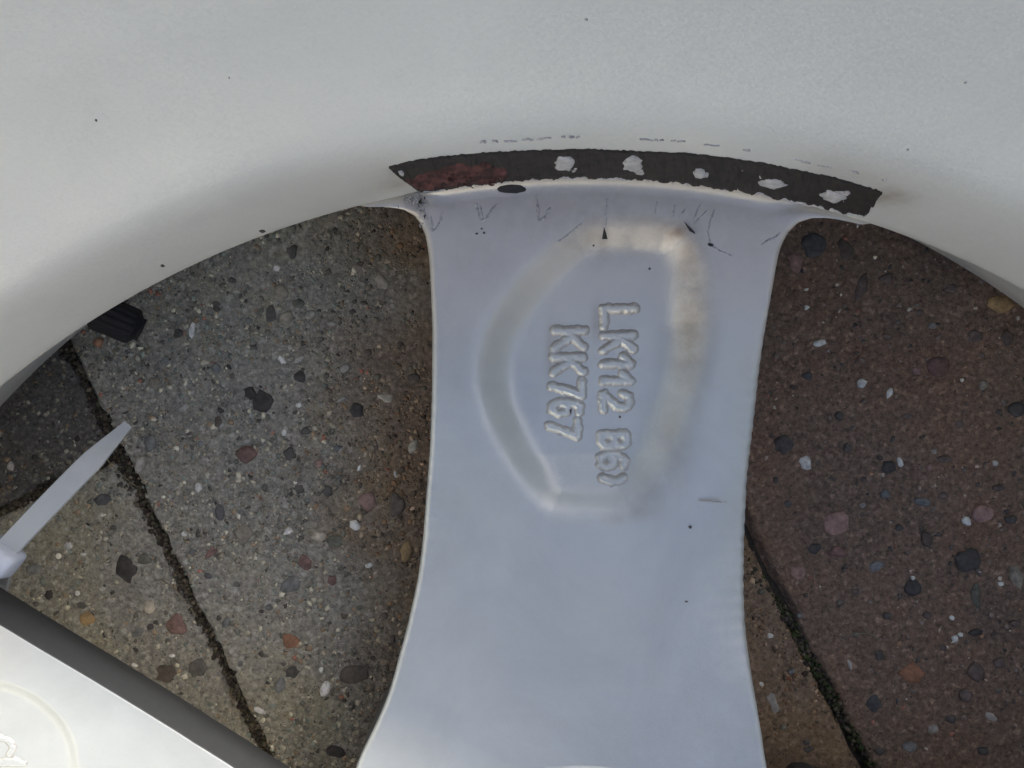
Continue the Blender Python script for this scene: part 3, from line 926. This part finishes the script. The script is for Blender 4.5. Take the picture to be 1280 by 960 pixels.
def stains(G, kind):
    x, y, z = G[..., 0].ravel(), G[..., 1].ravel(), G[..., 2].ravel()
    rust = np.zeros(x.shape); grime = np.zeros(x.shape)
    if kind == 'pocket':
        def b(px, py, rx, amt, ry=None):
            X, Y, Z = PS(px, py)
            ry = ry or rx
            return amt * np.exp(-(((x - X) / rx) ** 2 + ((y - Y) / ry) ** 2))
        rust = np.maximum.reduce([b(848, 288, 0.0032, 0.85, 0.0018), b(835, 284, 0.0035, 0.45, 0.0015), b(740, 283, 0.0035, 0.30, 0.0025), b(757, 288, 0.0012, 0.35, 0.004),
                                  b(795, 640, 0.0035, 0.22, 0.0020), b(770, 648, 0.003, 0.2, 0.0015), b(862, 310, 0.0016, 0.35, 0.005), b(800, 277, 0.010, 0.20, 0.0016),
                                  b(750, 400, 0.0012, 0.35, 0.004), b(690, 440, 0.0012, 0.38, 0.006), b(697, 420, 0.002, 0.25, 0.003)])
        grime = np.maximum.reduce([b(870, 400, 0.0035, 0.75, 0.016), b(868, 340, 0.003, 0.6, 0.012), b(845, 560, 0.004, 0.35, 0.012), b(815, 615, 0.004, 0.35, 0.006),
                                   b(740, 262, 0.040, 0.42, 0.009), b(600, 320, 0.012, 0.25, 0.010), b(930, 300, 0.012, 0.22, 0.012), b(770, 296, 0.018, 0.45, 0.005), b(790, 276, 0.016, 0.5, 0.0022),  # wide blobs at the spoke head also paint in warm bounce
                                   b(560, 380, 0.006, 0.15, 0.02), b(520, 262, 0.004, 0.5, 0.003)])
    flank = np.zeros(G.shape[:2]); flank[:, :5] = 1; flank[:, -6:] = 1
    over = sstep(0.146, 0.188, np.hypot(x, y)) * 0.9  # warm light bounced off the barrel, painted onto the spoke head
    return {'rust': rust, 'grime': grime, 'flank': flank.ravel(), 'over': over}


spokes = []
for i in range(5):
    kind = ('pocket', 'disc', 'plain', 'plain', 'plain')[i]
    if i < 2:
        G = build_spoke(kind, 330 if i == 0 else 200, 300 if i == 0 else 150)
    elif i == 2:
        G = build_spoke(kind, 80, 30)
    if i <= 2:
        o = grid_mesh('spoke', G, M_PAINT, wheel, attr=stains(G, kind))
        plain = o
    else:
        o = plain.copy(); link(o, wheel)
    o.rotation_euler = (0, 0, math.radians((0, 66, 138, 206, 272)[i]))
    spokes.append(o)
spokes[0]['label'] = 'middle spoke with a leaf shaped cast pocket and lettering'
spokes[1]['label'] = 'brightly lit neighbouring spoke with a round cast recess'
SP0, SP1 = spokes[0], spokes[1]

# --- raised cast lettering
GLYPH = {
    'L': [[(0.0, 1), (0.0, 0), (0.85, 0)]],
    'K': [[(0, 0), (0, 1)], [(0.9, 1), (0.05, 0.42)], [(0.3, 0.58), (0.95, 0)]],
    '1': [[(0.6, 0), (0.6, 1), (0.1, 0.72)]],
    '2': [[(0.05, 0.74), (0.18, 0.94), (0.45, 1.0), (0.74, 0.94), (0.86, 0.74), (0.74, 0.50), (0.05, 0.0), (0.92, 0.0)]],
    'B': [[(0, 0), (0, 1), (0.55, 1), (0.78, 0.88), (0.78, 0.64), (0.55, 0.53), (0.0, 0.53)], [(0.55, 0.53), (0.88, 0.40), (0.88, 0.14), (0.58, 0), (0, 0)]],
    '6': [[(0.80, 0.95), (0.40, 0.98), (0.10, 0.70), (0.04, 0.30), (0.25, 0.03), (0.65, 0.02), (0.88, 0.25), (0.75, 0.52), (0.40, 0.56), (0.10, 0.38)]],
    '7': [[(0.0, 1), (0.9, 1), (0.30, 0.0)]],
    ')': [[(0.15, 1), (0.55, 0.75), (0.68, 0.5), (0.55, 0.25), (0.15, 0)]],
    'C': [[(0.85, 0.85), (0.5, 1.0), (0.15, 0.82), (0.0, 0.5), (0.15, 0.18), (0.5, 0.0), (0.85, 0.15)]],
    'I': [[(0.4, 0), (0.4, 1)]],
}


def lettering(chars, parent, x0, x1, y0, y1, hgt, sw, surf, seed, frame):
    """chars: (glyph, left px, right px, top px, bottom px); text runs down the picture, letter tops to the right"""
    nx = int((x1 - x0) / 0.00016); ny = int((y1 - y0) / 0.00016)
    xs = np.linspace(x0, x1, nx); ys = np.linspace(y0, y1, ny)
    X, Y = np.meshgrid(xs, ys, indexing='ij')
    d = np.full(X.shape, 1e9)
    for g, l, r, t, b in chars:
        for line in GLYPH[g]:
            pts = []
            for cx, cy in line:
                pts.append(frame(l + cy * (r - l), t + cx * (b - t)))
            for a, c in zip(pts[:-1], pts[1:]):
                d = np.minimum(d, seg_dist(X, Y, a[0], a[1], c[0], c[1]))
    wob = (fbm(X * 900, Y * 900, 3, seed) - 0.5) * 0.0007
    d = d + wob
    h = hgt * (1 - sstep(sw * 0.02, sw * 1.22, d)) * (0.86 + 0.28 * fbm(X * 500, Y * 500, 2, seed + 2))
    Z = surf(X, Y) + h - 0.00012
    V = np.stack([X, Y, Z], -1)
    # drop the cells far below the surface
    idx = np.arange(nx * ny).reshape(nx, ny)
    keep = (h[:-1, :-1] + h[1:, 1:] + h[1:, :-1] + h[:-1, 1:]) > 0.00006
    a = idx[:-1, :-1][keep]; b2 = idx[1:, :-1][keep]; c = idx[1:, 1:][keep]; dd = idx[:-1, 1:][keep]
    f = np.stack([a, b2, c, dd], 1)
    used = np.unique(f); remap = np.full(nx * ny, -1); remap[used] = np.arange(len(used))
    v = V.reshape(-1, 3)[used]
    hh = h.ravel()[used]
    # grime caught along the foot of the letters
    gr = np.clip(1 - hh / (hgt * 0.8), 0, 1) * 0.85
    return quad_mesh('lettering', v, remap[f], M_PAINT, parent, {'grime': gr, 'rust': gr * 0.45, 'over': sstep(0.146, 0.188, np.hypot(v[:, 0], v[:, 1])) * 0.9})  # letters take the same painted bounce as the spoke head


def surf_pocket(X, Y):
    return spoke_surface(X, Y, 'pocket') + (fbm(X * 160, Y * 160, 3, 5) - 0.5) * 0.00016


def fr_main(px, py):
    z = 0.0490
    for _ in range(5):
        x, y = P(px, py, z)
        z = float(spoke_surface(np.array([x]), np.array([y]), 'pocket')[0])
    return x, y


line1 = [('L', 755, 794, 386, 412), ('K', 755, 792, 419, 438), ('1', 754, 789, 444, 462), ('1', 754, 788, 466, 483), ('2', 754, 787, 491, 513), ('B', 752, 782, 543, 560), ('6', 750, 781, 567, 585), (')', 753, 778, 596, 604)]
line2 = [('K', 693, 730, 413, 437), ('K', 692, 729, 446, 466), ('7', 690, 727, 477, 495), ('6', 689, 726, 502, 519), ('7', 687, 722, 526, 547)]
xa, ya = fr_main(742, 612); xb, yb = fr_main(806, 372)
l1 = lettering(line1, SP0, xa, xb, ya, yb, 0.00075, 0.00142, surf_pocket, 31, fr_main)
l1['label'] = 'raised cast lettering LK112 B6'
xa, ya = fr_main(678, 560); xb, yb = fr_main(742, 400)
l2 = lettering(line2, SP0, xa, xb, ya, yb, 0.00075, 0.00142, surf_pocket, 47, fr_main)
l2['label'] = 'raised cast lettering KK767'


def fr_disc(px, py):
    x, y, z = PS(px, py)
    return rot(x, y, -LEFT)


ld = [('C', -20, 12, 925, 950), ('I', -18, 18, 948, 962), ('L', -12, 26, 958, 985), ('1', -8, 30, 985, 1003)]
pts = [fr_disc(x, y) for x, y in ((-40, 900), (60, 900), (-40, 1020), (60, 1020))]
xs_, ys_ = [p[0] for p in pts], [p[1] for p in pts]
lettering(ld, SP1, min(xs_), max(xs_), min(ys_), max(ys_), 0.0005, 0.0009,
          lambda X, Y: spoke_surface(X, Y, 'disc') + (fbm(X * 160, Y * 160, 3, 5) - 0.5) * 0.00016, 61, fr_disc)


# --- patches of paint, chips and marks lying on the wall or the spoke
def wall_frame(px, py, lift):
    x, y, z = PW(px, py)
    k = (RW - lift) / RW
    return (x * k, y * k, z)


def spoke_frame(px, py, lift):
    z = 0.055
    for _ in range(5):
        x, y = P(px, py, z)
        r = math.hypot(x, y)
        z = float(spoke_surface(np.array([x]), np.array([y]), 'pocket')[0])
        c = min(max(r - (RW - 0.0030), 0), 0.0030)
        z += (0.0030 - math.sqrt(max(0.0030 ** 2 - c * c, 0))) * 0.9
        z += float((fbm(np.array([x * 160]), np.array([y * 160]), 3, 5)[0] - 0.5) * 0.00016)
    return (x, y, z + lift)


def patch(name, frame, outline, mat, parent, lift=0.00025, dome=0.00015, seed=0, rough=0.0):
    """thin raised flake over a pixel outline, sunk into the surface at its rim"""
    rr = random.Random(seed)
    n = len(outline)
    cx = sum(p[0] for p in outline) / n; cy = sum(p[1] for p in outline) / n
    verts = [frame(cx, cy, lift + dome)]
    for k, l in ((0.5, lift + dome), (0.86, lift + dome * 0.4), (1.0, lift * 0.5), (1.0, -0.0004)):
        for x, y in outline:
            verts.append(frame(cx + (x - cx) * k, cy + (y - cy) * k, l + (rr.uniform(-1, 1) * rough if l > 0 else 0)))
    faces = [(0, 1 + i, 1 + (i + 1) % n) for i in range(n)]
    for q in range(3):
        a = 1 + q * n; b2 = a + n
        faces += [(a + i, b2 + i, b2 + (i + 1) % n, a + (i + 1) % n) for i in range(n)]
    return mesh_obj(name, verts, faces, mat, parent)


def blob(cx, cy, w, h, seed, n=14, jag=0.2, ang=0):
    rr = random.Random(seed)
    out = []
    ca, sa = math.cos(math.radians(ang)), math.sin(math.radians(ang))
    for i in range(n):
        t = -2 * math.pi * i / n
        k = 1 + rr.uniform(-jag, jag)
        x = math.cos(t) * w / 2 * k; y = math.sin(t) * h / 2 * k
        out.append((cx + x * ca - y * sa, cy + x * sa + y * ca))
    return out


# dark strip where old balance weights were stuck
TOP = [(485, 208), (520, 200), (552, 195), (620, 189.5), (680, 187), (735, 186), (760, 187), (858, 191), (905, 196), (957, 204), (1039, 220.5), (1104, 238.6)]
BOT = [(485, 208), (505, 225), (526, 239.5), (597, 231.6), (682, 222), (749, 222), (793, 225), (858, 229), (944, 242), (1016, 255), (1055, 266), (1085, 268), (1104, 240)]
px_x = np.linspace(486, 1103, 420)
ty = np.interp(px_x, [p[0] for p in TOP], [p[1] for p in TOP]); by_ = np.interp(px_x, [p[0] for p in BOT], [p[1] for p in BOT])
ty = ty + (fbm(px_x * 0.25, px_x * 0, 3, 2) - 0.5) * 2.4
by_ = by_ + (fbm(px_x * 0.10, px_x * 0 + 4, 5, 3) - 0.5) * 8.0 * sstep(560, 640, px_x)
by_ = by_ + (fbm(px_x * 0.5, px_x * 0 + 9, 3, 33) - 0.5) * 9.0 * sstep(1060, 1085, px_x)      # frayed right end
ty = ty + np.abs(fbm(px_x * 0.4, px_x * 0 + 2, 3, 34) - 0.5) * 10.0 * sstep(1070, 1100, px_x)
by_ = np.maximum(by_, ty + 0.3)
nt_ = 16
SV = np.zeros((len(px_x), nt_ + 2, 3))
for i, x in enumerate(px_x):
    for j in range(nt_):
        f = j / (nt_ - 1)
        rgh = 0.00016 * (vnoise(x * 0.15, f * 4.0, 9) - 0.5) * 2 + 0.00022 * (vnoise(x * 0.5, f * 9.0, 19) - 0.5)
        SV[i, j + 1] = wall_frame(x, ty[i] + (by_[i] - ty[i]) * f, 0.00022 + rgh)
    SV[i, 0] = wall_frame(x, ty[i], -0.0003); SV[i, -1] = wall_frame(x, by_[i], -0.0003)
strip = grid_mesh('adhesive_strip', SV, M_STRIP, wheel, flip=False)
strip['label'] = 'dark strip of old weight adhesive along the barrel wall'

foam = [(506, 224), (520, 220), (534, 213), (548, 211), (556, 205), (575, 203), (590, 206), (606, 200), (618, 206), (632, 209), (637, 216), (628, 224), (606, 228), (575, 231.5), (548, 234), (527, 236.5), (516, 231)]
fo = []
for (x, y), (x2, y2) in zip(foam, foam[1:] + foam[:1]):
    for q in range(4):
        fo.append((x + (x2 - x) * q / 4 + random.uniform(-1, 1), y + (y2 - y) * q / 4 + random.uniform(-0.8, 0.8)))
# ragged grid: rows from the middle outwards give the torn, fibrous relief
gx = np.linspace(503, 640, 90); gy = np.linspace(197, 240, 34)
GX, GY = np.meshgrid(gx, gy, indexing='ij')
sd = poly_sdf(GX, GY, fo)
hh = 0.00030 + 0.0011 * np.abs(fbm(GX * 0.10, GY * 0.22, 4, 71) - 0.5) * 2 + 0.0004 * (fbm(GX * 0.4, GY * 0.4, 3, 72) - 0.5)
hh = hh * sstep(-0.5, 2.0, sd) - 0.0002 * (1 - sstep(-1.5, 1.0, sd))
FV = np.array([[wall_frame(GX[a, c], GY[a, c], float(hh[a, c])) for c in range(34)] for a in range(90)])
idx = np.arange(90 * 34).reshape(90, 34)
kp = sd[:-1, :-1] > -2.0
ff = np.stack([idx[:-1, :-1][kp], idx[1:, :-1][kp], idx[1:, 1:][kp], idx[:-1, 1:][kp]], 1)
us = np.unique(ff); rm = np.full(90 * 34, -1); rm[us] = np.arange(len(us))
o = quad_mesh('foam_residue', FV.reshape(-1, 3)[us], rm[ff], M_FOAM, strip)
o['label'] = 'torn dark red foam left on the strip'
for k in range(9):
    cx = random.uniform(525, 625); cy = np.interp(cx, [510, 637], [226, 216]) + random.uniform(-6, 6)
    tube('foam_fibre', [wall_frame(cx, cy, 0.0010), wall_frame(cx + random.uniform(2, 6), cy + random.uniform(-4, 4), 0.0014), wall_frame(cx + random.uniform(8, 14), cy + random.uniform(-6, 6), 0.0009)], 0.00018, M_FOAM, strip)
for i, (cx, cy, w, h, a) in enumerate(((706, 203, 27, 17, 5), (791, 204, 25, 21, 10), (875, 215, 17, 12, 15), (966, 228, 32, 12, 5), (1041, 244, 30, 13, 8), (501, 214, 8, 5, 40))):
    patch('paint_fleck', wall_frame, blob(cx, cy, w, h, 100 + i, 18, 0.22, a), M_CHIP, strip, 0.00045, 0.0002, i, 0.0001)
for i, (cx, cy, w, h) in enumerate(((800, 214, 14, 9), (883, 217, 9, 7), (1053, 241, 18, 10), (716, 211, 12, 6))):
    patch('paint_smear', wall_frame, blob(cx, cy, w, h, 200 + i, 12, 0.3), M_PENCIL, strip, 0.0003, 0.00005, i, 0.00005)

# ragged paint edge along the foot of the strip, and the scuffed line above it
def ribbon(name, frame, pts, w, mat, parent, lift=0.00018, jag=0.35, seed=0):
    rr = random.Random(seed)
    L = []; Rr = []
    for i, (x, y) in enumerate(pts):
        x2, y2 = pts[min(i + 1, len(pts) - 1)]; x1, y1 = pts[max(i - 1, 0)]
        tx, ty2 = x2 - x1, y2 - y1; l = math.hypot(tx, ty2) + 1e-9
        e = w / 2 * (1 + rr.uniform(-jag, jag)) * (0.55 if i in (0, len(pts) - 1) else 1)
        L.append((x - ty2 / l * e, y + tx / l * e)); Rr.append((x + ty2 / l * e, y - tx / l * e))
    verts = []
    for a, m, b2 in zip(L, pts, Rr):
        verts += [frame(*a, -0.0002), frame(*a, lift * 0.4), frame(*m, lift), frame(*b2, lift * 0.4), frame(*b2, -0.0002)]
    faces = []
    for i in range(len(pts) - 1):
        for k in range(4):
            faces.append((i * 5 + k, (i + 1) * 5 + k, (i + 1) * 5 + k + 1, i * 5 + k + 1))
    return mesh_obj(name, verts, faces, mat, parent)


edge = [(x, y + 0.8) for x, y in zip(px_x[28::3], by_[28::3])]
ribbon('paint_edge', wall_frame, edge[:-4], 2.6, M_CHIP, strip, 0.00035, 0.6, 8)
scuff = bpy.data.objects.new('scuff_line', None)
LINE = [(570, 180), (640, 176), (705, 171), (760, 173), (845, 176), (900, 182), (950, 190), (1010, 203), (1070, 215), (1110, 226)]
lx_ = np.array([p[0] for p in LINE]); ly_ = np.array([p[1] for p in LINE])
allv = []; allf = []
rs = random.Random(4)
x = 600
while x < 1105:
    l = rs.uniform(4, 20)
    if rs.random() < 0.68:
        pts = [(xx, float(np.interp(xx, lx_, ly_)) + rs.uniform(-0.9, 0.9)) for xx in np.linspace(x, x + l, 5)]
        ob = ribbon('tmp', wall_frame, pts, rs.uniform(1.0, 2.2), None, None, 0.0002, 0.6, int(x))
        base = len(allv); allv += [v.co[:] for v in ob.data.vertices]; allf += [tuple(base + k for k in p.vertices) for p in ob.data.polygons]
        bpy.data.objects.remove(ob)
    x += l + rs.uniform(1, 9)
bpy.data.objects.remove(scuff)
mesh_obj('scuff_line', allv, allf, M_PENCIL, wheel)

# oval bare chip just under the strip, and dark chips at the head of the pocket
patch('paint_chip', spoke_frame, blob(640, 236.5, 36, 11, 41, 20, 0.08), M_BLACK, SP0, 0.00012, 0.00002, 1)
patch('paint_chip', spoke_frame, [(755, 284), (752.5, 299), (759.5, 299), (757.5, 291)], M_BLACK, SP0, 0.00012, 0.00002, 2)
patch('paint_chip', spoke_frame, [(855, 277), (861, 283), (868, 290), (869, 292.5), (862, 289)][::-1], M_BLACK, SP0, 0.00015, 0.00002, 3)
patch('paint_chip', spoke_frame, blob(888.5, 306, 8, 4.5, 43, 8, 0.25, 20), M_BLACK, SP0, 0.00012, 0.00002, 4)
for i, (cx, cy, w, h) in enumerate(((596, 292, 4, 3), (605, 291, 3.5, 3), (602, 286, 3, 2), (863, 659, 4, 4), (812, 336, 3.5, 3), (742, 307, 3, 2.5), (858, 752, 4.5, 2), (786, 416, 3.5, 3.5), (713, 514, 3, 6), (775, 521, 3, 3), (1, 1, 0, 0))):
    if w:
        patch('dirt_speck', spoke_frame, blob(cx, cy, w, h, 300 + i, 8, 0.25), M_SPECK, SP0, 0.0001 if i < 7 else 0.0004, 0.00004, i)


_pz = np.array([q[1] for q in prof[:18]])[::-1] * MM; _prr = np.array([q[0] for q in prof[:18]])[::-1] * MM


def barrel_frame(px, py, lift):
    R = RW
    for _ in range(14):
        x, y, z = PW(px, py, R)
        R = 0.5 * R + 0.5 * float(np.interp(z, _pz, _prr))
    k = (R - lift) / R
    return (x * k, y * k, z)


for i, (cx, cy, w, h) in enumerate(((120, 150, 3, 2.4), (328, 289, 8, 3.5), (203, 332, 5, 3.5), (733, 24, 4, 2.6), (1207, 103, 4, 2.6), (1135, 187, 3, 2), (286, 97, 2.5, 2.2), (1072, 283, 2.4, 2.4))):
    patch('dirt_speck', barrel_frame, blob(cx, cy, w, h, 400 + i, 8, 0.3), M_SPECK if i < 3 else M_PENCIL, barrel, 0.00012, 0.00004, i)

# pencil ticks along the head of the spoke
TICKS = [[(538, 268), (540, 280), (539, 289)], [(539, 289), (546, 286), (551, 274), (553, 265)], [(595, 254), (597, 263), (600, 276)], [(600, 276), (607, 274), (614, 264), (621, 256)],
         [(670, 244), (672, 256), (673, 276)], [(674, 276), (681, 272), (688, 259)], [(759, 246), (758, 258), (757, 270)], [(757, 270), (757.5, 278), (756, 286)], [(821, 251), (819.5, 261), (818.5, 269)],
         [(843, 256), (842, 264), (840, 272)], [(858, 260), (853, 266), (849, 272)], [(875, 256), (870, 268), (864, 280)], [(885, 263), (876, 271), (867, 280)], [(893, 262), (888, 276), (885, 290), (888, 304)],
         [(728, 279), (718, 287), (707, 296), (697, 302)], [(952, 306), (960, 300), (969, 297), (975, 291)], [(888, 306), (900, 314), (915, 320)], [(600, 257), (602, 266), (604, 275)], [(873, 626), (890, 627), (908, 628)]]
for i, t in enumerate(TICKS):
    pts = []
    for a, b2 in zip(t[:-1], t[1:]):
        for q in range(5):
            pts.append((a[0] + (b2[0] - a[0]) * q / 5 + random.uniform(-0.25, 0.25), a[1] + (b2[1] - a[1]) * q / 5))
    pts.append(t[-1])
    ribbon('pencil_mark', spoke_frame, pts, 3.0 if i < 6 else 2.1, M_PENCIL, SP0, 0.00010, 0.5, i)

# curls of chipped paint at the corner of the window
rs = random.Random(21)
for i in range(34):
    if i < 22:
        cx, cy = rs.gauss(520, 9), rs.gauss(253, 5)
    else:
        cx, cy = rs.gauss(530, 3), rs.gauss(270, 8)
    x, y, z = PS(cx, cy)
    z = ZW + 0.0004 + rs.uniform(0, 0.0012)
    n = 5; r = rs.uniform(0.0003, 0.0008); a0 = rs.uniform(0, 6.28); w = rs.uniform(0.0003, 0.0009)
    tilt = rs.uniform(-0.6, 0.6)
    verts = []; faces = []
    span = rs.uniform(1.5, 4.0)
    for k in range(n):
        t = a0 + span * k / (n - 1)
        for s_ in (0, 1):
            verts.append((x + math.cos(t) * r, y + math.sin(t) * r, z + s_ * w * math.cos(tilt) + r * 0.3 * math.sin(t)))
    for k in range(n - 1):
        faces.append((2 * k, 2 * k + 2, 2 * k + 3, 2 * k + 1))
    fo_ = mesh_obj('paint_curl', verts, faces, M_CHIP if i % 6 else M_BLACK, SP0)
    so = fo_.modifiers.new('thickness', 'SOLIDIFY'); so.thickness = 0.00018

# --- valve: rubber stem coming through the barrel, knurled cap
vz = 0.027
vx, vy = P(160, 404, vz)
v_end = Vector((vx, vy, vz)) + Vector((0.0028, -0.0016, -0.001))
v_dir = Vector((0.82, -0.40, -0.42)).normalized()


def lathe(name, prof, origin, axis, mat, parent, n=40, knurl=None):
    axis = Vector(axis).normalized()
    a = axis.orthogonal().normalized(); b2 = axis.cross(a)
    verts = []; faces = []
    for q, (r, h) in enumerate(prof):
        for k in range(n):
            t = 2 * math.pi * k / n
            rr = r
            if knurl and knurl[0] <= h <= knurl[1]:
                rr = r * (1.0 + 0.035 * (1 if k % 4 < 2 else -1))
            verts.append(Vector(origin) + axis * h + (a * math.cos(t) + b2 * math.sin(t)) * rr)
    for q in range(len(prof) - 1):
        for k in range(n):
            faces.append((q * n + k, q * n + (k + 1) % n, (q + 1) * n + (k + 1) % n, (q + 1) * n + k))
    return mesh_obj(name, verts, faces, mat, parent, smooth=not knurl)


stem_o = v_end - v_dir * 0.030
valve = lathe('valve_stem', [(0.0, 0), (0.0075, 0), (0.0075, 0.004), (0.0055, 0.008), (0.0040, 0.014), (0.0035, 0.020), (0.0, 0.020)], stem_o, v_dir, M_RUBBER, wheel)
cap = lathe('valve_cap', [(0.0, 0.0), (0.0040, 0.0), (0.0046, 0.0006), (0.0046, 0.0012), (0.0046, 0.0092), (0.0046, 0.0098), (0.0030, 0.0110), (0.0030, 0.0118), (0.0, 0.0120)], v_end - v_dir * 0.0115, v_dir, M_RUBBER, valve, n=64, knurl=(0.0008, 0.0096))
cap['label'] = 'black ribbed plastic valve cap'

# ------------------------------------------------------------------ cable tie round the neighbouring spoke
tie = bpy.data.objects.new('cable_tie', None)
COL.objects.link(tie)
tag(tie, 'white nylon cable tie with its free end over the left pavement joint', 'cable tie')
ZT = 0.047


def band(name, pts, ups, w, t, mat, parent, taper=None):
    """flat strap along pts, ups = surface normals"""
    verts = []; faces = []
    n = len(pts)
    for i in range(n):
        p = Vector(pts[i]); tg = (Vector(pts[min(i + 1, n - 1)]) - Vector(pts[max(i - 1, 0)])).normalized()
        u = Vector(ups[i]).normalized(); s_ = tg.cross(u).normalized(); u = s_.cross(tg).normalized()
        ww = w * (taper[i] if taper else 1)
        for a, b2 in ((-0.5, 0), (-0.46, 0.5), (0.46, 0.5), (0.5, 0), (0.46, -0.5), (-0.46, -0.5)):
            verts.append(p + s_ * (a * ww) + u * (b2 * t))
    for i in range(n - 1):
        for k in range(6):
            faces.append((i * 6 + k, i * 6 + (k + 1) % 6, (i + 1) * 6 + (k + 1) % 6, (i + 1) * 6 + k))
    faces += [tuple(range(6))[::-1], tuple(range((n - 1) * 6, n * 6))]
    o = mesh_obj(name, verts, faces, mat, parent, smooth=False)
    return o


hx, hy = P(3, 692, ZT)
tx, ty_ = P(160, 531, 0.036)
pts = []; ups = []; tp = []
for i in range(16):
    f = i / 15
    sag = 0.0035 * math.sin(math.pi * f)
    pts.append((hx + (tx - hx) * f + 0.0012 * math.sin(math.pi * f), hy + (ty_ - hy) * f, ZT + (0.036 - ZT) * f + sag))
    ups.append((0.30, 0.10, 1.0)); tp.append(1.0 if f < 0.72 else 1.0 - 0.55 * (f - 0.72) / 0.28)
strap = band('strap', pts, ups, 0.0052, 0.0012, M_STRAP, tie, tp)
# head: a bevelled block with the slot the strap leaves through
d2 = Vector((tx - hx, ty_ - hy, 0)).normalized(); s2 = Vector((-d2.y, d2.x, 0))
bm = bmesh.new()
bmesh.ops.create_cube(bm, size=1.0)
for v in bm.verts:
    k = 1.0 if v.co.z < 0 else 0.86
    v.co = Vector((v.co.x * 0.0075 * k, v.co.y * 0.0090 * k, v.co.z * 0.0060))
bmesh.ops.bevel(bm, geom=bm.edges[:], offset=0.0019, segments=4, affect='EDGES', profile=0.6)
me = bpy.data.meshes.new('head'); bm.to_mesh(me); bm.free(); me.shade_smooth(); me.materials.append(M_NYLON)
head = link(bpy.data.objects.new('head', me), tie)
head.matrix_world = Matrix.Translation((hx - 0.0012 * d2.x, hy - 0.0012 * d2.y, ZT)) @ Matrix(((d2.x, s2.x, 0, 0), (d2.y, s2.y, 0, 0), (0, 0, 1, 0), (0, 0, 0, 1)))
# loop round the spoke
r_h = math.hypot(hx, hy) + 0.002
cang = LEFT
aR = float(right_edge(np.array([r_h]), 'disc')[0]) + cang; aL = float(np.interp(r_h, LRr, LAa)) + cang
zt = float(zs_smooth(r_h))
e0 = Vector((r_h * math.cos(aR), r_h * math.sin(aR), 0)); e1 = Vector((r_h * math.cos(aL), r_h * math.sin(aL), 0))
ax = (e1 - e0); wd = ax.length; ax.normalize()
loop = []; lup = []
o_ = 0.0012
corner = [(-o_, zt - 0.001), (0.001, zt + o_), (wd - 0.001, zt + o_), (wd + o_, zt - 0.001), (wd + o_, zt - 0.020), (wd - 0.005, zt - 0.0225), (0.005, zt - 0.0225), (-o_, zt - 0.020), (-o_, zt - 0.001)]
cmid = e0 + ax * (wd / 2)
for (a, z1), (b2, z2) in zip(corner[:-1], corner[1:]):
    for q in range(5):
        f = q / 5
        p = e0 + ax * (a + (b2 - a) * f); p.z = z1 + (z2 - z1) * f
        loop.append(p); lup.append((p - Vector((cmid.x, cmid.y, zt - 0.011))))
loop.append(loop[0].copy()); lup.append(lup[0])
band('loop', loop, lup, 0.0047, 0.0011, M_STRAP, tie)
